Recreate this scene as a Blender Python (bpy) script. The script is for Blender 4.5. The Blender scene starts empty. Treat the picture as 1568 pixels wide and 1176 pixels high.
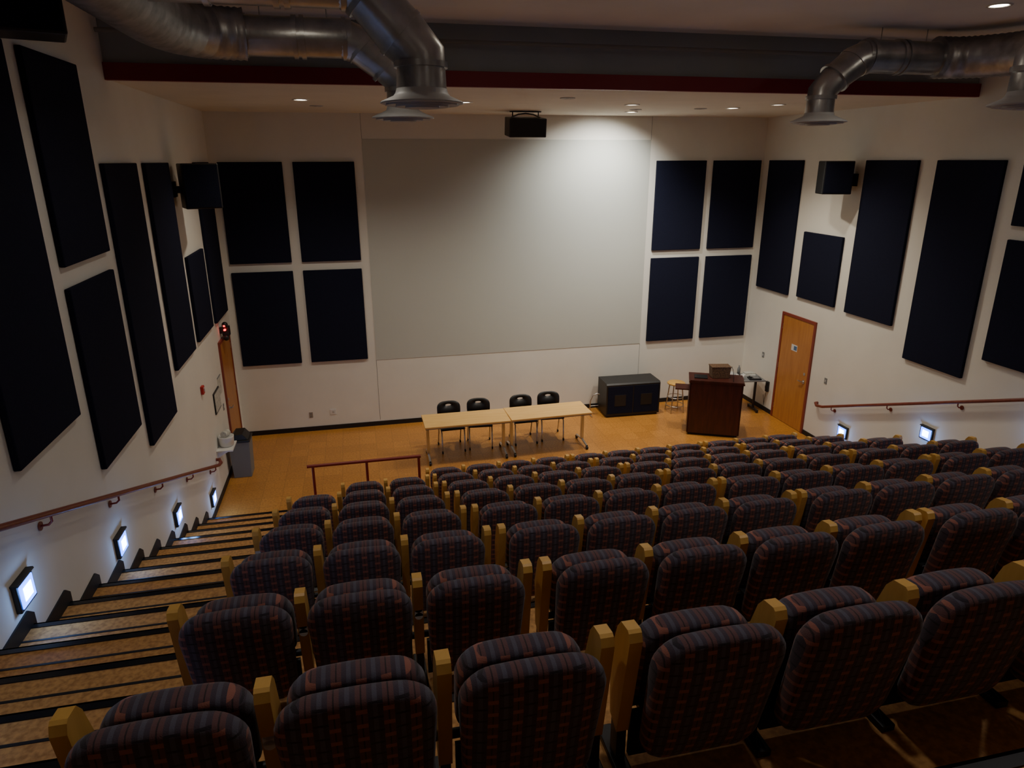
import bpy, bmesh, math, random
from mathutils import Vector, Matrix
random.seed(4)
W=10.451; YB=-15.2; ZC=5.8; ZU=6.42; YBM=-4.83
sc=bpy.context.scene

# ---------------------------------------------------------------- materials
def mat(name,col,rough=.6,metal=0,var=0,vscale=8,bump=0,bscale=60,emit=None,estr=0,spec=.5,coords='Object'):
    m=bpy.data.materials.new(name);m.use_nodes=True
    nt=m.node_tree;b=nt.nodes['Principled BSDF']
    b.inputs['Base Color'].default_value=(*col,1);b.inputs['Roughness'].default_value=rough
    b.inputs['Metallic'].default_value=metal;b.inputs['Specular IOR Level'].default_value=spec
    tc=nt.nodes.new('ShaderNodeTexCoord')
    if var:
        n=nt.nodes.new('ShaderNodeTexNoise');n.inputs['Scale'].default_value=vscale;n.inputs['Detail'].default_value=5
        nt.links.new(tc.outputs[coords],n.inputs['Vector'])
        r=nt.nodes.new('ShaderNodeValToRGB')
        r.color_ramp.elements[0].position=.3;r.color_ramp.elements[1].position=.7
        r.color_ramp.elements[0].color=(*[max(0,c*(1-var)) for c in col],1)
        r.color_ramp.elements[1].color=(*[min(1,c*(1+var)) for c in col],1)
        nt.links.new(n.outputs['Fac'],r.inputs['Fac']);nt.links.new(r.outputs['Color'],b.inputs['Base Color'])
    if bump:
        n=nt.nodes.new('ShaderNodeTexNoise');n.inputs['Scale'].default_value=bscale
        nt.links.new(tc.outputs[coords],n.inputs['Vector'])
        bp=nt.nodes.new('ShaderNodeBump');bp.inputs['Strength'].default_value=bump;bp.inputs['Distance'].default_value=.01
        nt.links.new(n.outputs['Fac'],bp.inputs['Height']);nt.links.new(bp.outputs['Normal'],b.inputs['Normal'])
    if emit:
        b.inputs['Emission Color'].default_value=(*emit,1);b.inputs['Emission Strength'].default_value=estr
    return m
def wood(name,c1,c2,scale=(1,1,.12),rough=.4,ws=18):
    m=bpy.data.materials.new(name);m.use_nodes=True;nt=m.node_tree;b=nt.nodes['Principled BSDF']
    tc=nt.nodes.new('ShaderNodeTexCoord');mp=nt.nodes.new('ShaderNodeMapping');mp.inputs['Scale'].default_value=scale
    n=nt.nodes.new('ShaderNodeTexNoise');n.inputs['Scale'].default_value=ws;n.inputs['Detail'].default_value=6;n.inputs['Distortion'].default_value=.6
    r=nt.nodes.new('ShaderNodeValToRGB');r.color_ramp.elements[0].position=.35;r.color_ramp.elements[1].position=.65
    r.color_ramp.elements[0].color=(*c1,1);r.color_ramp.elements[1].color=(*c2,1)
    nt.links.new(tc.outputs['Object'],mp.inputs['Vector']);nt.links.new(mp.outputs['Vector'],n.inputs['Vector'])
    nt.links.new(n.outputs['Fac'],r.inputs['Fac']);nt.links.new(r.outputs['Color'],b.inputs['Base Color'])
    b.inputs['Roughness'].default_value=rough
    return m
def tile_floor(name,c1,c2,size,rough,mort=.003,lo=(.5,.42,.35)):
    m=bpy.data.materials.new(name);m.use_nodes=True;nt=m.node_tree;b=nt.nodes['Principled BSDF']
    tc=nt.nodes.new('ShaderNodeTexCoord')
    br=nt.nodes.new('ShaderNodeTexBrick');br.offset=0;br.squash=1
    br.inputs['Scale'].default_value=1;br.inputs['Brick Width'].default_value=size;br.inputs['Row Height'].default_value=size
    br.inputs['Mortar Size'].default_value=mort;br.inputs['Color1'].default_value=(*c1,1);br.inputs['Color2'].default_value=(*c2,1)
    br.inputs['Mortar'].default_value=(*[c*.6 for c in c1],1)
    n=nt.nodes.new('ShaderNodeTexNoise');n.inputs['Scale'].default_value=35;n.inputs['Detail'].default_value=8
    mx=nt.nodes.new('ShaderNodeMix');mx.data_type='RGBA';mx.blend_type='MULTIPLY';mx.inputs['Factor'].default_value=.75
    r=nt.nodes.new('ShaderNodeValToRGB');r.color_ramp.elements[0].position=.35;r.color_ramp.elements[1].position=.62
    r.color_ramp.elements[0].color=(*lo,1);r.color_ramp.elements[1].color=(1,1,1,1)
    nt.links.new(tc.outputs['Object'],br.inputs['Vector']);nt.links.new(tc.outputs['Object'],n.inputs['Vector'])
    nt.links.new(n.outputs['Fac'],r.inputs['Fac'])
    nt.links.new(br.outputs['Color'],mx.inputs[6]);nt.links.new(r.outputs['Color'],mx.inputs[7])
    nt.links.new(mx.outputs[2],b.inputs['Base Color']);b.inputs['Roughness'].default_value=rough
    return m
def plaid(name):
    m=bpy.data.materials.new(name);m.use_nodes=True;nt=m.node_tree;b=nt.nodes['Principled BSDF'];L=nt.links
    tc=nt.nodes.new('ShaderNodeTexCoord');sp=nt.nodes.new('ShaderNodeSeparateXYZ');L.new(tc.outputs['Object'],sp.inputs[0])
    def M(op,a,bb=None):
        n=nt.nodes.new('ShaderNodeMath');n.operation=op
        for i,v in enumerate((a,bb)):
            if v is None: continue
            if isinstance(v,(int,float)): n.inputs[i].default_value=v
            else: L.new(v,n.inputs[i])
        return n.outputs[0]
    def fr(s,per,off=0): return M('FRACT',M('ADD',M('DIVIDE',s,per),off+50))
    def band(s,lo,hi): return M('MULTIPLY',M('GREATER_THAN',s,lo),M('LESS_THAN',s,hi))
    x,z=sp.outputs['X'],sp.outputs['Z']
    fx=fr(x,.078);fz=fr(z,.052)
    def mix(fac,c1,c2):
        n=nt.nodes.new('ShaderNodeMix');n.data_type='RGBA';L.new(fac,n.inputs['Factor'])
        for i,c in ((6,c1),(7,c2)):
            if isinstance(c,tuple): n.inputs[i].default_value=(*c,1)
            else: L.new(c,n.inputs[i])
        return n.outputs[2]
    c=mix(band(fx,.0,.42),(.068,.052,.070),(.135,.068,.070))
    c=mix(band(fx,.62,.80),c,(.098,.092,.122))
    c=mix(M('MULTIPLY',band(fz,.0,.30),band(fx,.0,.42)),c,(.32,.125,.095))
    c=mix(M('MULTIPLY',band(fz,.55,.70),band(fx,.45,1.0)),c,(.036,.030,.038))
    c=mix(M('MULTIPLY',band(fx,.18,.24),M('GREATER_THAN',fz,.3)),c,(.046,.034,.038))
    L.new(c,b.inputs['Base Color']);b.inputs['Roughness'].default_value=.95;b.inputs['Specular IOR Level'].default_value=.15
    b.inputs['Sheen Weight'].default_value=.2
    n=nt.nodes.new('ShaderNodeTexNoise');n.inputs['Scale'].default_value=260;L.new(tc.outputs['Object'],n.inputs['Vector'])
    bp=nt.nodes.new('ShaderNodeBump');bp.inputs['Strength'].default_value=.35;bp.inputs['Distance'].default_value=.004
    L.new(n.outputs['Fac'],bp.inputs['Height']);L.new(bp.outputs['Normal'],b.inputs['Normal'])
    return m
M_wall=mat('wall_paint',(.79,.78,.72),.8,var=.03,vscale=1.5,bump=.05,bscale=90)
M_screen=mat('screen_paint',(.54,.56,.52),.7,var=.01,vscale=1)
M_ceil=mat('ceiling_paint',(.76,.71,.61),.85,var=.03,vscale=2)
M_ceilu=mat('upper_ceiling_paint',(.78,.78,.77),.9,var=.05,vscale=1.2)
M_fascia=mat('fascia_grey',(.32,.36,.38),.9,var=.08,vscale=1.5)
M_red=mat('trim_red',(.20,.008,.020),.5)
M_navy=mat('panel_fabric',(.0115,.0135,.030),.95,var=.25,vscale=140,bump=.4,bscale=300,spec=.1)
M_black=mat('black_plastic',(.012,.012,.013),.45)
M_blackm=mat('black_rubber',(.010,.010,.011),.55)
M_nose=mat('nosing_metal',(.018,.018,.02),.25,metal=.3)
M_steel=mat('galvanised_steel',(.45,.46,.47),.33,metal=.9,var=.25,vscale=5,bump=.1,bscale=25)
M_flex=mat('flex_duct',(.38,.38,.39),.42,metal=.8,var=.25,vscale=9)
M_diff=mat('diffuser_white',(.50,.50,.49),.5)
M_floor=tile_floor('stage_tile',(.63,.285,.06),(.53,.235,.048),.305,.34,lo=(.66,.56,.45))
M_tread=tile_floor('tread_cork',(.60,.30,.085),(.60,.30,.085),.6,.65,mort=0,lo=(.48,.40,.32))
M_fab=plaid('plaid_upholstery')
M_arm=wood('maple_armrest',(.62,.34,.075),(.72,.42,.105))
M_table=wood('maple_laminate',(.80,.48,.15),(.86,.54,.19),scale=(.1,1,1),rough=.6)
M_door=wood('oak_door',(.46,.18,.04),(.54,.23,.055))
M_frame=mat('door_frame_red',(.25,.045,.025),.5)
M_cherry=wood('cherry_veneer',(.045,.010,.006),(.075,.016,.010))
M_rail=wood('mahogany_rail',(.16,.030,.016),(.21,.042,.022))
M_redmetal=mat('red_metal',(.24,.025,.016),.4)
M_chrome=mat('brushed_steel',(.6,.6,.6),.3,metal=1)
M_white=mat('white_plastic',(.75,.75,.73),.5)
M_grey=mat('grey_plastic',(.20,.21,.215),.6)
M_beige=mat('socket_plate',(.32,.26,.2),.6)
M_alarm=mat('alarm_red',(.5,.01,.01),.4)
M_warm=mat('lamp_warm',(1,1,1),.5,emit=(1,.88,.68),estr=40)
M_dimlamp=mat('lamp_dim',(1,1,1),.5,emit=(1,.9,.72),estr=9)
M_lens=mat('step_lens',(.1,.25,1),.5,emit=(.03,.15,1),estr=7)
M_lensc=mat('step_lens_core',(.5,.7,1),.5,emit=(.34,.60,1),estr=30)
M_led=mat('exit_led',(1,0,0),.5,emit=(1,.02,.02),estr=5)
M_basket=mat('woven_basket',(.13,.07,.035),.7,var=.7,vscale=45,bump=.8,bscale=70)
M_paper=mat('notice_paper',(.55,.55,.5),.7,var=.25,vscale=30)
M_blue=mat('sign_blue',(.08,.16,.32),.5)

# ---------------------------------------------------------------- builder
class B:
    def __init__(s): s.bm=bmesh.new();s.mats=[]
    def mi(s,m):
        if m not in s.mats: s.mats.append(m)
        return s.mats.index(m)
    def _new(s,verts,faces,m,smooth=False):
        vs=[s.bm.verts.new(v) for v in verts];k=s.mi(m)
        for f in faces:
            try:
                fa=s.bm.faces.new([vs[i] for i in f]);fa.material_index=k;fa.smooth=smooth
            except ValueError: pass
    def box(s,a,b,m,rot=None,bev=0):
        x0,y0,z0=[min(p,q) for p,q in zip(a,b)];x1,y1,z1=[max(p,q) for p,q in zip(a,b)]
        t=bmesh.new();bmesh.ops.create_cube(t,size=1)
        for v in t.verts: v.co=Vector(((v.co.x+.5)*(x1-x0)+x0,(v.co.y+.5)*(y1-y0)+y0,(v.co.z+.5)*(z1-z0)+z0))
        if bev: bmesh.ops.bevel(t,geom=t.edges[:],offset=bev,segments=2,affect='EDGES',profile=.5)
        if rot:
            c=Vector(((x0+x1)/2,(y0+y1)/2,(z0+z1)/2))
            R=Matrix.Translation(c)@rot.to_4x4()@Matrix.Translation(-c)
            bmesh.ops.transform(t,matrix=R,verts=t.verts)
        t.verts.index_update()
        s._new([v.co.copy() for v in t.verts],[[v.index for v in f.verts] for f in t.faces],m)
        t.free()
    def prism(s,poly,ax,a,b,m):
        def mk(p,c):
            q=list(p);q.insert(ax,c);return q
        n=len(poly);v=[mk(p,a) for p in poly]+[mk(p,b) for p in poly]
        f=[list(range(n))[::-1],list(range(n,2*n))]+[[i,(i+1)%n,n+(i+1)%n,n+i] for i in range(n)]
        s._new(v,f,m)
    def tube(s,path,r,m,seg=14,caps=True):
        P=[Vector(p) for p in path];n=len(P);R=r if isinstance(r,(list,tuple)) else [r]*n
        T=[]
        for i in range(n):
            t=(P[min(i+1,n-1)]-P[max(i-1,0)]);T.append(t.normalized())
        up=Vector((0,0,1)) if abs(T[0].z)<.9 else Vector((1,0,0))
        N=(up-T[0]*up.dot(T[0])).normalized();v=[];f=[]
        for i in range(n):
            N=(N-T[i]*N.dot(T[i])).normalized();Bn=T[i].cross(N)
            for k in range(seg):
                a=2*math.pi*k/seg;v.append(P[i]+(N*math.cos(a)+Bn*math.sin(a))*R[i])
        for i in range(n-1):
            for k in range(seg):
                f.append([i*seg+k,i*seg+(k+1)%seg,(i+1)*seg+(k+1)%seg,(i+1)*seg+k])
        s._new(v,f,m,True)
        if caps:
            for i in (0,n-1): s._new(v[i*seg:(i+1)*seg],[list(range(seg))],m)
    def cyl(s,a,b,r,m,r2=None,seg=20): s.tube([a,b],[r,r if r2 is None else r2],m,seg)
    def lathe(s,prof,c,m,seg=36):
        v=[];f=[];n=len(prof)
        for r,z in prof:
            for k in range(seg):
                a=2*math.pi*k/seg;v.append((c[0]+r*math.cos(a),c[1]+r*math.sin(a),c[2]+z))
        for i in range(n-1):
            for k in range(seg): f.append([i*seg+k,i*seg+(k+1)%seg,(i+1)*seg+(k+1)%seg,(i+1)*seg+k])
        s._new(v,f,m,True)
    def sphere(s,c,r,m):
        t=bmesh.new();bmesh.ops.create_uvsphere(t,u_segments=16,v_segments=10,radius=r)
        t.verts.index_update();s._new([v.co+Vector(c) for v in t.verts],[[v.index for v in f.verts] for f in t.faces],m,True);t.free()
    def slab(s,w,h,t,z0,yc,lean,m,rt=.10,rb=.05,crown=.02,bulge=.012,cx=0,taper=0):
        # upright padded cushion with rounded outline, facing +-y
        o=[];n=7
        hw=w/2
        for cxx,cz,r,a0 in ((hw-rb,rb,rb,-90),(hw-rt,h-rt,rt,0),(-hw+rt,h-rt,rt,90),(-hw+rb,rb,rb,180)):
            for i in range(n+1):
                a=math.radians(a0+90*i/n);o.append([cxx+r*math.cos(a),cz+r*math.sin(a)])
            if a0==0:
                for i in range(1,6):
                    o.append([(hw-rt)*(1-2*i/6),h])
        for p in o:
            if p[1]>h*.5: p[1]+=crown*(1-(p[0]/hw)**2)
            p[0]*=1-taper*(1-p[1]/h)
        ref=min(w,h)/2
        rings=[(-t/2-bulge,.55),(-t/2-bulge*.6,.3),(-t/2-bulge*.1,.12),(-t/2*.9,.055),(-t/2*.55,.012),(0,0),(t/2*.55,.012),(t/2*.9,.055),(t/2+bulge*.1,.12),(t/2+bulge*.6,.3),(t/2+bulge,.55)]
        v=[];f=[];N=len(o)
        for dy,ins in rings:
            for px,pz in o:
                inx=ins*ref/hw;inz=ins*ref/(h/2)
                X=px*(1-inx);Z=h/2+(pz-h/2)*(1-inz)
                v.append((cx+X,yc+dy+lean*(Z),z0+Z))
        for i in range(len(rings)-1):
            for k in range(N): f.append([i*N+k,i*N+(k+1)%N,(i+1)*N+(k+1)%N,(i+1)*N+k])
        f.append(list(range(N))[::-1]);f.append([(len(rings)-1)*N+k for k in range(N)])
        s._new(v,f,m,True)
    def mesh(s,name):
        bmesh.ops.recalc_face_normals(s.bm,faces=s.bm.faces)
        me=bpy.data.meshes.new(name);s.bm.to_mesh(me);s.bm.free()
        for m in s.mats: me.materials.append(m)
        return me
    def done(s,name,loc=(0,0,0),rz=0,bevel=0,parent=None):
        me=s.mesh(name);o=bpy.data.objects.new(name,me);sc.collection.objects.link(o)
        o.location=loc;o.rotation_euler=(0,0,rz)
        if bevel:
            md=o.modifiers.new('bevel','BEVEL');md.width=bevel;md.segments=2;md.limit_method='ANGLE'
        if parent: o.parent=parent
        return o
def inst(name,me,loc,rz=0):
    o=bpy.data.objects.new(name,me);sc.collection.objects.link(o);o.location=loc;o.rotation_euler=(0,0,rz);return o

# ---------------------------------------------------------------- stairs geometry
RISE=.205;RUN=.54;Y0=-3.1
def nose(m): return Y0-RUN*m
NT=9   # tiers above stage: level .41*k
def lev(k): return 2*RISE*k
AL=1.33;AR=9.37
b=B()
b.box((0,Y0-2*RUN,-.15),(W,0,0),M_floor)
for k in range(1,NT+1):
    y1=nose(2*k);y0=nose(2*k+2) if k<NT else YB
    b.box((0,y0,-.15),(W,y1,lev(k)),M_tread)
for k in range(0,NT):
    y1=nose(2*k+1);y0=nose(2*k+2)
    for xa,xb in ((0,AL),(AR,W)):
        b.box((xa,y0,lev(k)),(xb,y1,lev(k)+RISE),M_tread)
b.done('floor')
b=B()
for m in range(1,2*NT+1):
    z=RISE*m;y=nose(m)
    spans=((0.012,W-.012),) if m%2==0 else ((.012,AL),(AR,W-.012))
    for xa,xb in spans:
        b.box((xa,y-.04,z),(xb,y+.012,z+.006),M_nose)
        b.box((xa,y,z-.05),(xb,y+.012,z+.006),M_nose)
        if xa<1:
            b.box((xa,y-.19,z),(min(xb,AL),y-.172,z+.003),M_blackm)
b.done('trim_1')
# walls
b=B();b.box((-.2,YB,-.15),(0,.2,7),M_wall);b.done('wall_left')
b=B();b.box((W,YB,-.15),(W+.2,.2,7),M_wall);b.done('wall_right')
b=B();b.box((0,0,-.15),(W,.2,7),M_wall)
for x in (2.56,8.0): b.box((x-.003,-.002,.12),(x+.003,.001,1.35),M_grey);b.box((x-.003,-.002,5.38),(x+.003,.001,5.8),M_grey)
b.done('wall_front')
b=B();b.box((-.2,YB-.2,-.15),(W+.2,YB,7),M_wall);b.done('wall_back')
b=B();b.box((0,YBM+.02,ZC),(W,0,ZC+.15),M_ceil);b.done('wall_soffit')
b=B();b.box((0,YB,ZU),(W,YBM+.06,ZU+.15),M_ceilu);b.done('ceiling')
b=B();b.box((0,YBM,ZC+.14),(W,YBM+.06,ZU),M_fascia);b.done('wall_fascia')
b=B();b.box((0,YBM-.05,ZC-.012),(W,YBM+.02,ZC+.15),M_red);b.done('trim_2',bevel=.004)
b=B();b.box((2.561,-.006,1.351),(7.997,-.001,5.378),M_screen);b.done('projection_screen')
# baseboards
b=B();b.box((0,-.015,0),(W,0,.09),M_blackm);b.done('baseboard_front')
for nm,xa,xb,gap in (('baseboard_left',0,.012,(-1.32,-.30)),('baseboard_right',W-.012,W,(-2.32,-1.26))):
    b=B()
    b.box((xa,gap[1],0),(xb,-.015,.09),M_blackm);b.box((xa,nose(1),0),(xb,gap[0],.09),M_blackm)
    for m in range(1,2*NT+1):
        z=RISE*m;y=nose(m);y2=nose(m+1) if m<2*NT else YB
        b.prism([(y+.05,z-RISE),(y+.05,z+.07),(y-.02,z+.13),(y2,z+.09),(y2,z),(y,z),(y,z-RISE)],0,xa,xb,M_blackm)
    b.done(nm)

# ---------------------------------------------------------------- acoustic panels
def panel(x0,x1,y0,y1,z0,z1):
    b=B();c=((x0+x1)/2,(y0+y1)/2,z0)
    b.box((x0-c[0],y0-c[1],0),(x1-c[0],y1-c[1],z1-z0),M_navy,bev=.01);b.done('acoustic_panel',c)
T=.05
for xa,xb in ((.134,1.185),(1.359,2.404),(8.131,9.185),(9.342,10.384)):
    panel(xa,xb,-T,-.001,3.279,5.0);panel(xa,xb,-T,-.001,1.396,3.124)
side=[(-.271,-1.352,2.511,5.0),(-1.642,-2.711,2.543,3.752),(-2.995,-4.086,2.524,5.0),(-4.427,-5.51,2.103,5.0),
 (-5.77,-6.877,4.213,5.822),(-5.77,-6.877,2.45,4.041),(-7.16,-8.26,3.07,5.82),(-8.55,-9.65,3.4,5.82),(-9.95,-11.05,4.0,5.82)]
for ya,yb,za,zb in side:
    panel(.001,T,yb,ya,za,zb);panel(W-T,W-.001,yb,ya,za,zb)

# ---------------------------------------------------------------- seats
SP=.545
def seat_mesh(right_arm,plate):
    b=B()
    b.slab(.49,.57,.085,.085,.02,-.20,M_fab,rt=.11,rb=.09,crown=.02,bulge=.020,taper=.10)      # back rest
    b.slab(.450,.335,.10,.245,.155,-.16,M_fab,rt=.10,rb=.06,crown=.02,bulge=.016)               # tipped-up seat
    b.box((-.20,.05,.215),(.20,.20,.25),M_black,bev=.006)
    b.box((-.235,.075,.03),(.235,.095,.23),M_black)
    b.tube([(-.26,.12,.24),(.26,.12,.24)],.018,M_black,10)
    xs=[-SP/2]+([SP/2] if right_arm else [])
    for x in xs:
        w=.0235
        b.prism([(-.012,.61),(.0,.64),(.012,.648),(.07,.64),(.10,.60),(.15,.45),(.13,.20),(.06,.17)],0,x-w,x+w,M_arm)
        b.box((x-.018,.065,.03),(x+.018,.125,.20),M_black)
        b.box((x-.03,-.02,0),(x+.03,.24,.03),M_black,bev=.005)
    if plate:
        x=-SP/2
        for q in (.43,.47): b.tube([(x,.038,q),(x,.012,q)],.02,M_white,16)
        b.box((x-.02,.012,.43),(x+.02,.034,.47),M_white)
    return b.mesh('theater_seat')
sm={(r,p):seat_mesh(r,p) for r in (False,True) for p in (False,True)}
blocks=[(1.39,3),(3.125,4),(5.39,4),(7.665,3)]
for i in range(-1,8):
    k=7-i;z=lev(k);y=-11.22+1.08*i
    for bi,(x0,n) in enumerate(blocks):
        if i==-1 and bi<2: continue
        for j in range(n):
            if i==7 and bi==0: continue
            if i==6 and bi==0 and j==0: continue
            pl=(bi==0 and j==1 and i in(0,1)) or (bi==0 and j==2 and i in (1,)) or random.random()<.04
            inst('theater_seat',sm[(j==n-1,pl)],(x0+SP*(j+.5),y,z+.001),random.uniform(-.006,.006))

# ---------------------------------------------------------------- handrails
for nm,xw,sg,dz in (('handrail',0,1,.77),('handrail',W,-1,.84)):
    b=B();x=xw+sg*.085
    L=lambda y:.38*(Y0-y)+dz
    pts=[(xw+sg*.004,-2.62,L(-2.7)+.05),(xw+sg*.05,-2.62,L(-2.7)+.05),(x,-2.70,L(-2.7)+.03),(x,-2.86,L(-2.86)),(x,-6,L(-6)),(x,-9,L(-9)),(x,-12.6,L(-12.6))]
    b.tube(pts,.024,M_rail,14)
    y=-3.1
    while y>-12.5:
        z=L(y)
        b.tube([(xw+sg*.002,y,z-.09),(xw+sg*.012,y,z-.09)],.032,M_rail,14)
        b.tube([(xw+sg*.01,y,z-.09),(xw+sg*.06,y,z-.085),(x,y,z-.06),(x,y,z-.015)],.009,M_redmetal,8)
        y-=1.25
    b.done(nm)
b=B()
for x in (1.50,2.25,3.0): b.cyl((x,-3.70,0),(x,-3.70,.88),.02,M_redmetal)
b.tube([(1.42,-3.70,.89),(3.03,-3.70,.89)],.024,M_redmetal,14)
b.done('guard_rail')

# ---------------------------------------------------------------- step lights
def steplight(xw,sg,y,z):
    b=B()
    b.box((0,-.115,-.10),(sg*.035,.115,.10),M_black,bev=.006)
    b.box((sg*.03,-.095,-.08),(sg*.042,.095,.082),M_lens,bev=.004)
    b.box((sg*.041,-.055,-.045),(sg*.045,.055,.05),M_lensc)
    b.prism([(0,.10),(sg*.05,.10),(sg*.045,.112),(0,.112)],1,-.12,.12,M_black)
    o=b.done('step_light',(xw+sg*.001,y,z))
    l=bpy.data.lights.new('step_lamp','POINT');l.energy=1.9;l.color=(.20,.44,1);l.shadow_soft_size=.04
    lo=bpy.data.objects.new('step_lamp',l);sc.collection.objects.link(lo);lo.parent=o
    lo.location=(sg*.15,0,-.02)
for y in (-3.21,-5.01,-6.82,-8.52,-10.3):
    steplight(0,1,y,.38*(Y0-y)+.27)
for y in (-3.39,-5.12,-6.85,-8.6,-10.3):
    steplight(W,-1,y,.38*(Y0-y)+.35)

# ---------------------------------------------------------------- downlights
def downlight(x,y,z,m,r=.085,power=0,col=(1,.89,.73),size=2.3,aim=None,blend=.7):
    b=B();b.lathe([(r+.03,0),(r+.03,-.008),(r,-.010),(r-.005,-.004),(r-.01,0)],(0,0,0),M_white,28)
    b.lathe([(r-.008,-.003),(.001,-.003)],(0,0,0),m,28)
    o=b.done('recessed_downlight',(x,y,z-.001))
    if power:
        l=bpy.data.lights.new('down_lamp','SPOT');l.energy=power*1.4;l.color=col;l.spot_size=size;l.spot_blend=blend;l.shadow_soft_size=.07
        lo=bpy.data.objects.new('down_lamp',l);sc.collection.objects.link(lo);lo.location=(0,0,-.03);lo.parent=o
        if aim: lo.rotation_euler=Vector(aim).to_track_quat('-Z','Y').to_euler()
downlight(1.74,-2.71,ZC,M_warm,power=95)
downlight(3.97,-2.69,ZC,M_dimlamp,power=70)
downlight(6.49,-2.67,ZC,M_dimlamp,power=85)
downlight(8.34,-2.33,ZC,M_warm,power=190)
downlight(8.66,-3.08,ZC,M_dimlamp,power=80)
downlight(7.10,-1.15,ZC,M_warm,power=350,col=(1,.97,.90),size=2.2,blend=1,aim=(-.15,.75,-1.35))
for x in (1.95,4.12,6.33,8.5):
    downlight(x,-6.85,ZU,M_warm,power=30,col=(1,.93,.83))
for x in (1.95,4.12,6.33,8.5):  # rear row out of view, added as fill light for the near seats
    downlight(x,-10.6,ZU,M_warm,power=26,col=(1,.95,.92))
for x,y in ((1.9,-1.6),(3.0,-1.9),(6.95,-1.7),(7.9,-2.1),(5.2,-3.6)):
    b=B();b.lathe([(.10,0),(.10,-.008),(.085,-.01),(.08,-.003),(.03,-.003),(.025,-.015),(.001,-.015)],(0,0,0),M_diff,24);b.done('ceiling_sprinkler',(x,y,ZC-.001))

# ---------------------------------------------------------------- ducts
def bez(p0,p1,p2,n=10):
    p0,p1,p2=map(Vector,(p0,p1,p2));return [p0*(1-t)**2+p1*2*t*(1-t)+p2*t*t for t in [i/n for i in range(n+1)]]
def ribbed(path,r,step=.05,amp=.008):
    P=[Vector(p) for p in path];out=[];R=[]
    for a,c in zip(P[:-1],P[1:]):
        n=max(1,round((c-a).length/step*2))
        for i in range(n): out.append(a.lerp(c,i/n))
    out.append(P[-1])
    return out,[r+(amp if i%2 else 0) for i in range(len(out))]
def ducts(name,X,ys):
    b=B()
    mx=X(.88)
    main=[(mx,-14.5,6.1),(mx,ys[0]-1.4,6.1)]
    main+=bez((mx,ys[0]-1.1,6.1),(mx,ys[0]-.05,6.12),(X(1.45),ys[0],6.13),12)
    p,r=ribbed(main,.215,.07,.010);b.tube(p,r,M_flex,28)
    for n,y in enumerate(ys):
        xs=X(1.40) if n==0 else mx
        zz0=6.12 if n==0 else 6.20
        rn=.155 if n==0 else .185
        b.tube([(xs,y,zz0),(X(2.42),y,zz0)],.175,M_steel,28)
        for q in (1.45,1.9,1.97,2.35):
            b.tube([(X(q)-.02,y,zz0),(X(q)+.02,y,zz0)],.19,M_steel,28)
        b.tube([(X(2.34),y,zz0),(X(2.50),y,zz0-.06),(X(2.74),y,5.88),(X(2.87),y,5.74),(X(2.87),y,5.52)],[.175,.175,rn+.005,rn,rn],M_steel,24)
        for q,z in ((2.51,zz0-.07),(2.73,5.89)):
            d=Vector((X(1)-X(0),0,-1)).normalized()*.018
            c=Vector((X(q),y,z));b.tube([c-d,c+d],.182 if n==0 else .197,M_steel,24)
        b.tube([(X(2.87),y,5.70),(X(2.87),y,5.66)],rn+.012,M_steel,24)
        b.lathe([(rn,.10),(rn+.01,.07),(.21,.05),(.30,.012),(.31,0),(.295,-.006),(.22,.012),(.20,.0),(.14,.012),(.12,-.01),(.06,.0),(.001,-.012)],(X(2.87),y,5.42),M_diff,40)
        for rr,zz in ((.235,-.012),(.165,-.022),(.095,-.03)):
            b.lathe([(rr+.03,zz+.02),(rr+.035,zz-.004),(rr-.01,zz+.018)],(X(2.87),y,5.42),M_diff,40)
        for q in (1.6,2.2): b.tube([(X(q),y,6.28),(X(q),y,ZU-.001)],.006,M_steel,6)
    b.done(name)
ducts('air_duct',lambda q:q,(-5.6,-7.5))
ducts('air_duct',lambda q:W-q,(-5.6,-8.25))
b=B();b.tube([(.02,-5.0,6.22),(W-.02,-5.0,6.22)],.022,M_grey,8);b.done('conduit_pipe')

# ---------------------------------------------------------------- speakers
def speaker(x,y,z,w,d,h,yaw,tilt,wallx=None):
    b=B();R=Matrix.Rotation(tilt,3,'X')
    b.box((-w/2,-d/2,-h/2),(w/2,d/2,h/2),M_black,rot=R,bev=.015)
    if abs(tilt)<.01: b.box((-w/2+.02,-d/2-.008,-h/2+.02),(w/2-.02,-d/2+.002,h/2-.02),M_navy)
    if wallx is None:
        for s_ in (-1,1):
            b.tube([(s_*w*.35,0,ZC-z-.002),(s_*w*.35,0,h/2-.02)],.010,M_blackm,8)
        b.box((-w*.42,-.03,ZC-z-.015),(w*.42,.03,ZC-z-.001),M_blackm)
        b.tube([(-w*.4,-.02,h/2+.0),(-w*.2,-.02,h/2+.05),(0,-.02,h/2+.065),(w*.2,-.02,h/2+.05),(w*.4,-.02,h/2)],.012,M_grey,8)
        b.done('hanging_speaker',(x,y,z),yaw)
    else:
        o=b.done('wall_speaker',(x,y,z),yaw)
        c=B();sg=1 if wallx>x else -1
        c.box((0,-.05,-.09),(wallx-x-sg*.001,.05,.0),M_black);c.box((wallx-x-sg*.02,-.1,-.14),(wallx-x-sg*.001,.1,.06),M_black)
        p=c.done('speaker_bracket',(0,0,0),0);p.parent=o;p.matrix_parent_inverse=Matrix.Rotation(-yaw,4,'Z')
speaker(5.28,-.95,5.55,.64,.40,.30,0,.12)
speaker(.33,-2.72,4.70,.46,.38,.58,math.radians(20),0,0)
speaker(W-.37,-2.72,4.73,.46,.38,.52,math.radians(-20),0,W)
speaker(.38,-7.65,6.03,.44,.38,.52,math.radians(20),0,0)
speaker(W-.38,-7.65,6.03,.44,.38,.52,math.radians(-20),0,W)

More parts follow.
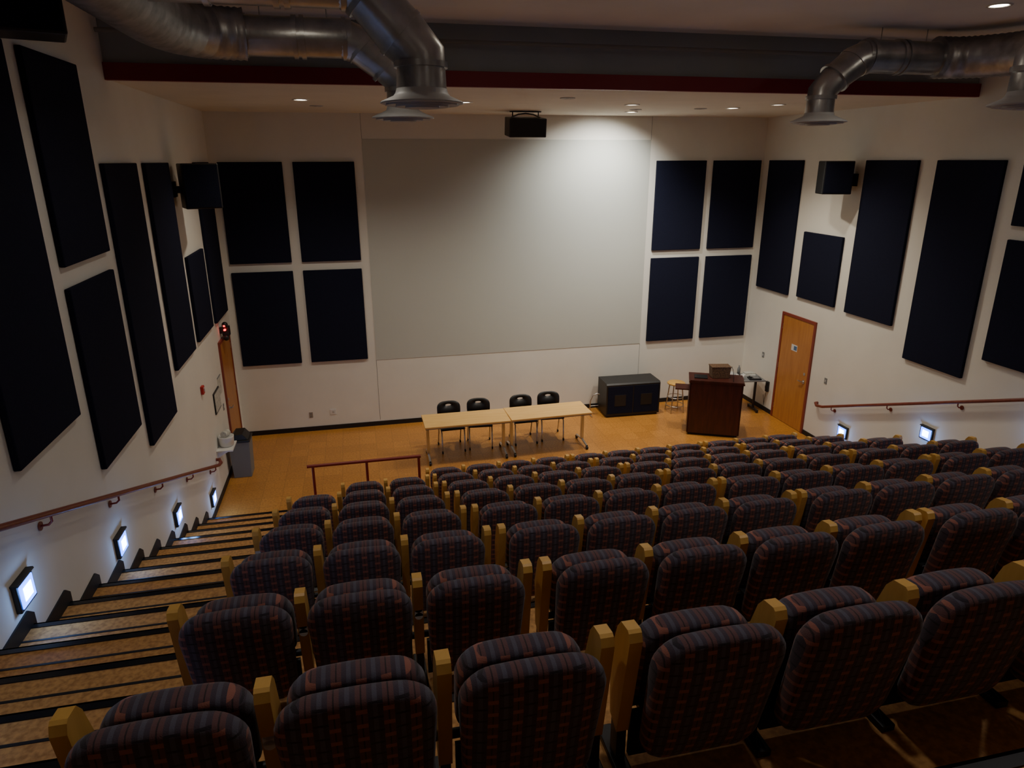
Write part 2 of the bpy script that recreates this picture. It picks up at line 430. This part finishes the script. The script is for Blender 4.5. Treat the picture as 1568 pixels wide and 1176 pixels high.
# ---------------------------------------------------------------- doors
def door(name,xw,sg,ya,yb,h=2.13,plate=True):
    b=B();y0,y1=min(ya,yb),max(ya,yb)
    f=.05
    b.box((sg*.001,y0-f,0),(sg*.03,y0,h+f),M_frame);b.box((sg*.001,y1,0),(sg*.03,y1+f,h+f),M_frame);b.box((sg*.001,y0,h),(sg*.03,y1,h+f),M_frame)
    b.box((sg*.001,y0+.003,.01),(sg*.018,y1-.003,h-.003),M_door)
    yh=y0+.10
    b.tube([(sg*.018,yh,1.0),(sg*.07,yh,1.0)],.012,M_chrome,10);b.tube([(sg*.065,yh-.005,1.0),(sg*.065,yh+.11,1.0)],.010,M_chrome,10)
    b.tube([(sg*.018,yh,1.0),(sg*.026,yh,1.0)],.035,M_chrome,18);b.tube([(sg*.018,yh,1.15),(sg*.026,yh,1.15)],.028,M_chrome,18)
    for z in (.25,1.1,1.9): b.box((sg*.018,y1-.008,z-.05),(sg*.024,y1+.004,z+.05),M_chrome)
    if plate:
        c=(y0+y1)/2
        b.box((sg*.018,c-.06,1.50),(sg*.022,c+.12,1.62),M_white);b.box((sg*.0222,c-.05,1.52),(sg*.0235,c+.04,1.60),M_blue)
    return b.done(name,(xw,0,0))
door('door_1',W,-1,-1.32,-2.26)
door('door_2',0,1,-.36,-1.27,plate=False)
def witem(name,fn,loc):
    b=B();fn(b);return b.done(name,loc)
def sock(b): b.box((-.035,-.008,-.055),(.035,-.001,.055),M_beige,bev=.002);[b.box((-.015,-.011,z-.014),(.015,-.007,z+.014),M_grey) for z in (-.025,.025)]
witem('wall_socket',sock,(1.25,0,.33))
witem('wall_plate',lambda b:(b.box((-.055,-.008,-.055),(.055,-.001,.055),M_white,bev=.002),b.box((-.02,-.012,-.02),(.02,-.007,.02),M_diff)),(1.67,0,.36))
witem('light_switch',lambda b:(b.box((-.008,-.035,-.055),(-.001,.035,.055),M_grey,bev=.002),b.box((-.014,-.008,-.018),(-.007,.008,.018),M_white)),(W,-2.75,1.2))
witem('light_switch',lambda b:(b.box((.001,-.035,-.055),(.008,.035,.055),M_grey,bev=.002),b.box((.007,-.008,-.018),(.014,.008,.018),M_white)),(0,-1.55,1.15))
witem('fire_alarm',lambda b:(b.box((.001,-.05,-.06),(.04,.05,.06),M_alarm,bev=.008),b.box((.04,-.02,-.02),(.055,.02,.03),M_white)),(0,-2.88,1.88))
witem('framed_notice',lambda b:(b.box((.001,-.22,-.17),(.02,.22,.17),M_black,bev=.003),b.box((.018,-.195,-.145),(.023,.195,.145),M_paper)),(0,-2.0,1.42))
witem('notice_sheet',lambda b:(b.box((.001,-.12,-.15),(.006,.12,.15),M_paper),b.box((.001,-.125,.14),(.01,.125,.155),M_grey)),(0,-1.62,1.55))
b=B()
b.box((.001,-.04,-.05),(.05,.04,.05),M_black);b.box((.04,-.05,-.09),(.16,.05,.07),M_black,bev=.01)
b.sphere((.10,-.05,.10),.05,M_black);b.sphere((.10,-.06,-.12),.05,M_black)
for z in (.02,.09): b.box((.08,-.105,z-.012),(.11,-.05,z+.012),M_led)
b.done('emergency_light',(0,-1.0,2.32))
# ---------------------------------------------------------------- tables
def table():
    b=B();w,d=1.49,.64
    b.box((-w/2,-d/2,.69),(w/2,d/2,.722),M_table,bev=.005)
    b.box((-w/2+.01,-d/2+.01,.675),(w/2-.01,d/2-.01,.69),M_grey)
    for sx in (-1,1):
        x=sx*(w/2-.07)
        b.box((x-.025,-.035,.10),(x+.025,.035,.68),M_chrome,bev=.006)
        b.box((x-.02,-d/2+.06,.655),(x+.02,d/2-.06,.68),M_chrome)
        b.tube([(x,-d/2+.04,.065),(x,-.12,.085),(x,0,.10),(x,.12,.085),(x,d/2-.04,.065)],.02,M_chrome,10)
        for sy in (-1,1):
            y=sy*(d/2-.04);b.tube([(x-.018,y,.032),(x+.018,y,.032)],.031,M_blackm,16);b.box((x-.012,y-.012,.05),(x+.012,y+.012,.08),M_blackm)
    b.box((-w/2+.09,-.012,.60),(w/2-.09,.012,.635),M_chrome)
    return b.mesh('folding_table')
tm=table()
inst('folding_table',tm,(3.99,-1.86,0.001),math.radians(0));inst('folding_table',tm,(5.49,-1.82,0.001),math.radians(1.5))
def chair():
    b=B()
    b.box((-.22,-.22,.43),(.22,.20,.465),M_black,bev=.016)
    seg=40
    def P(a,s_,y):
        ca,sa=math.cos(a),math.sin(a)
        ox=abs(ca)**.6*math.copysign(1,ca)*.215;oz=abs(sa)**.6*math.copysign(1,sa)*.145
        ix=ca*.055;iz=sa*.02+.07
        X=ix+(ox-ix)*s_;Z=iz+(oz-iz)*s_
        return (X,.235+y-.9*X*X+Z*.12,.69+Z)
    v=[];f=[]
    sh=[(0,-.008),(0,.008),(.5,.012),(1,.008),(1,-.008),(.5,-.012)]
    for k in range(seg):
        a=2*math.pi*k/seg
        for s_,y in sh: v.append(P(a,s_,y))
    for k in range(seg):
        for q in range(6): f.append([k*6+q,k*6+(q+1)%6,((k+1)%seg)*6+(q+1)%6,((k+1)%seg)*6+q])
    b._new(v,f,M_black,True)
    for s_ in (-1,1):
        x=s_*.205
        b.tube([(x,-.22,.03),(x,-.19,.40),(x,-.12,.425),(x,.12,.425),(x,.20,.50),(x*.96,.235,.64)],.012,M_chrome,10)
        b.tube([(x,.23,.03),(x,.10,.425)],.012,M_chrome,10)
        for y in (-.22,.23):
            b.tube([(x-.012,y,.028),(x+.012,y,.028)],.027,M_blackm,14)
    b.tube([(-.205,-.12,.42),(.205,-.12,.42)],.010,M_chrome,8)
    return b.mesh('stacking_chair')
cm=chair()
for x,y,r in ((3.78,-1.47,.05),(4.31,-1.44,-.08),(5.14,-1.42,.03),(5.68,-1.36,-.05)): inst('stacking_chair',cm,(x,y,.001),r)

# ---------------------------------------------------------------- equipment cabinet
b=B();w=1.15;d=.55;h=.72
b.prism([(-d/2+.0,.04),(-d/2,h-.03),(-d/2+.03,h),(d/2,h),(d/2,.04)],0,-w/2,w/2,M_black)
b.box((-w/2+.03,-d/2+.03,0),(w/2-.03,d/2-.03,.04),M_black)
for s_ in (-1,1):
    b.box((s_*.01 if s_>0 else -w/2+.03,-d/2-.008,.08),(w/2-.03 if s_>0 else -.01,-d/2+.002,h-.06),M_navy,bev=.003)
    b.box((s_*.28-.12,-d/2-.012,h/2-.12),(s_*.28+.12,-d/2-.007,h/2+.12),M_blackm)
b.done('av_cabinet',(7.64,-.40,.001),math.radians(-1.5),bevel=.004)
# lectern, turned
b=B();w=.96;d=.56;h=1.05
b.box((-w/2+.03,-d/2+.04,0),(w/2-.03,d/2-.03,.06),M_blackm)
b.box((-w/2,-d/2,.05),(w/2,-d/2+.03,h),M_cherry);b.box((-w/2,-d/2,.05),(-w/2+.03,d/2,h),M_cherry);b.box((w/2-.03,-d/2,.05),(w/2,d/2,h),M_cherry)
b.box((-w/2,d/2-.03,.05),(w/2,d/2,h-.3),M_cherry)
b.box((-w/2+.03,-d/2+.03,.5),(w/2-.03,d/2-.03,.53),M_cherry)
b.prism([(-d/2-.02,h),(-d/2-.02,h+.03),(d/2+.02,h+.03),(d/2+.02,h)],0,-w/2-.02,w/2+.02,M_cherry)
b.box((-w/2-.001,-d/2-.03,h+.03),(w/2+.001,-d/2-.005,h+.055),M_cherry)
b.box((-w/2-.26,-.12,.84),(-w/2-.001,.2,.865),M_cherry)
b.box((-.40,-.1,h+.031),(-.16,.12,h+.05),M_black)
b.tube([(.30,-.18,h+.03),(.30,-.18,h+.12),(.28,-.10,h+.24),(.26,-.02,h+.28)],.006,M_black,8)
b.done('lectern',(8.68+.127,-2.05+.25,.001),math.radians(-26),bevel=.003)
b=B();b.prism([(-.16,0),(.16,0),(.18,.22),(-.18,.22)],1,-.11,.11,M_basket);b.box((-.185,-.115,.205),(.185,.115,.225),M_basket)
b.done('woven_basket',(8.90,-1.74,1.083),math.radians(-12),bevel=.004)
# side table
b=B()
b.box((-.42,-.27,.70),(.42,.27,.725),M_grey,bev=.004)
for sx in (-1,1):
    b.box((sx*.33-.02,-.02,.06),(sx*.33+.02,.02,.70),M_black);b.box((sx*.33-.02,-.22,.02),(sx*.33+.02,.22,.06),M_black)
    for sy in(-1,1): b.box((sx*.33-.02,sy*.2-.02,0),(sx*.33+.02,sy*.2+.02,.02),M_black)
b.done('side_table',(9.92,-.85,.001),math.radians(-8))
b=B();b.lathe([(.001,.01),(.13,.01),(.17,.035),(.175,.05),(.14,.025),(.001,.02)],(0,0,0),M_white,32);b.lathe([(.001,.11),(.06,.105),(.11,.075),(.125,.022)],(0,0,0),M_diff,28)
b.done('serving_tray',(9.72,-.76,.727))
b=B();b.box((-.12,-.09,0),(.12,.09,.035),M_white,bev=.003);b.box((-.10,-.07,.035),(.11,.08,.06),M_paper,rot=Matrix.Rotation(.15,3,'Z'));b.done('paper_stack',(10.15,-.76,.727),math.radians(-12))
b=B();b.box((-.12,-.09,0),(.12,.09,.03),M_black,bev=.004);b.box((-.10,-.03,.03),(-.06,.07,.05),M_black,bev=.006);b.box((-.03,-.06,.03),(.09,.06,.036),M_grey);b.done('desk_telephone',(10.12,-1.03,.727),math.radians(-12))
b=B();b.lathe([(.001,.0),(.032,.0),(.034,.12),(.030,.15),(.014,.18),(.014,.21),(.001,.21)],(0,0,0),M_grey,20);b.done('water_bottle',(9.95,-.70,.727))
b=B();b.lathe([(.001,.0),(.03,.0),(.04,.10),(.036,.10),(.027,.01),(.001,.01)],(0,0,0),M_white,20);b.done('paper_cup',(9.86,-1.0,.727))
b=B();b.box((-.05,-.04,-.11),(-.001,.04,.11),M_black,bev=.008);b.tube([(-.06,-.02,-.09),(-.075,-.02,0),(-.06,-.02,.09)],.016,M_black,10);b.tube([(-.04,0,-.11),(-.05,.02,-.3),(-.03,.05,-.42),(-.04,.08,-.2)],.005,M_black,6);b.done('wall_telephone',(W,-1.05,.55))
b=B();b.box((-.009,-.035,-.055),(-.001,.035,.055),M_grey,bev=.002);b.box((-.013,-.01,-.02),(-.008,.01,.02),M_white);b.done('light_switch',(W,-.75,1.15))
# stool beside cabinet
b=B();b.lathe([(.001,.60),(.17,.60),(.185,.612),(.185,.628),(.17,.64),(.001,.64)],(0,0,0),M_arm,32)
for k in range(4):
    a=math.pi/4+k*math.pi/2
    b.tube([(.20*math.cos(a),.20*math.sin(a),0),(.13*math.cos(a),.13*math.sin(a),.60)],.012,M_chrome,10)
for rr,z in ((.185,.15),(.165,.33)):
    b.tube([(rr*math.cos(t*math.pi/12),rr*math.sin(t*math.pi/12),z) for t in range(25)],.008,M_chrome,8)
b.done('wooden_stool',(8.60,-.60,.001))
b=B();b.tube([(0,0,.0),(0,0,.30),(.05,0,.42),(.14,0,.46),(.20,0,.44)],.011,M_chrome,10);b.tube([(0,-.14,.012),(0,.14,.012)],.012,M_chrome,10);b.tube([(0,0,.2),(.18,0,.2)],.008,M_chrome,8)
b.done('bag_stand',(6.80,-.42,.0))
# trash can and shelf
b=B();b.prism([(-.14,0),(.14,0),(.165,.62),(-.165,.62)],1,-.17,.17,M_grey);b.box((-.175,-.18,.62),(.175,.18,.66),M_black,bev=.01);b.prism([(-.15,.66),(.15,.66),(.07,.76),(-.07,.76)],1,-.16,.16,M_black)
b.done('trash_can',(.22,-1.72,.001),bevel=.008)
b=B();b.box((.001,-.2,0),(.24,.2,.02),M_white);b.box((.001,-.19,-.10),(.015,.19,0),M_white);b.prism([(.001,-.10),(.02,-.10),(.2,0),(.001,0)],1,-.15,-.135,M_white);b.prism([(.001,-.10),(.02,-.10),(.2,0),(.001,0)],1,.135,.15,M_white)
b.done('wall_shelf',(0,-2.32,.74))
b=B();b.lathe([(.001,0),(.09,0),(.105,.02),(.115,.14),(.118,.16),(.11,.165),(.10,.15),(.001,.15)],(0,0,0),M_white,28);b.tube([(-.02,-.06,.20),(.02,.06,.20)],.052,M_paper,20);b.done('paper_roll_tub',(.125,-2.30,.762))

# ---------------------------------------------------------------- world & camera
w=bpy.data.worlds.new('world');sc.world=w;w.use_nodes=True
w.node_tree.nodes['Background'].inputs[0].default_value=(.05,.055,.07,1);w.node_tree.nodes['Background'].inputs[1].default_value=.3
ya,pi_,ro=.223,.316,-.003
F=Vector((math.sin(ya)*math.cos(pi_),math.cos(ya)*math.cos(pi_),-math.sin(pi_)));R0=Vector((math.cos(ya),-math.sin(ya),0));U0=R0.cross(F)
R=R0*math.cos(ro)+U0*math.sin(ro);U=-R0*math.sin(ro)+U0*math.cos(ro)
cd=bpy.data.cameras.new('camera');cd.sensor_width=36;cd.lens=36*1048.7/1568;cd.clip_start=.02
co=bpy.data.objects.new('camera',cd);sc.collection.objects.link(co)
m=Matrix((R,U,-F)).transposed().to_4x4();m.translation=Vector((2.3,-13,5.018));co.matrix_world=m
sc.camera=co
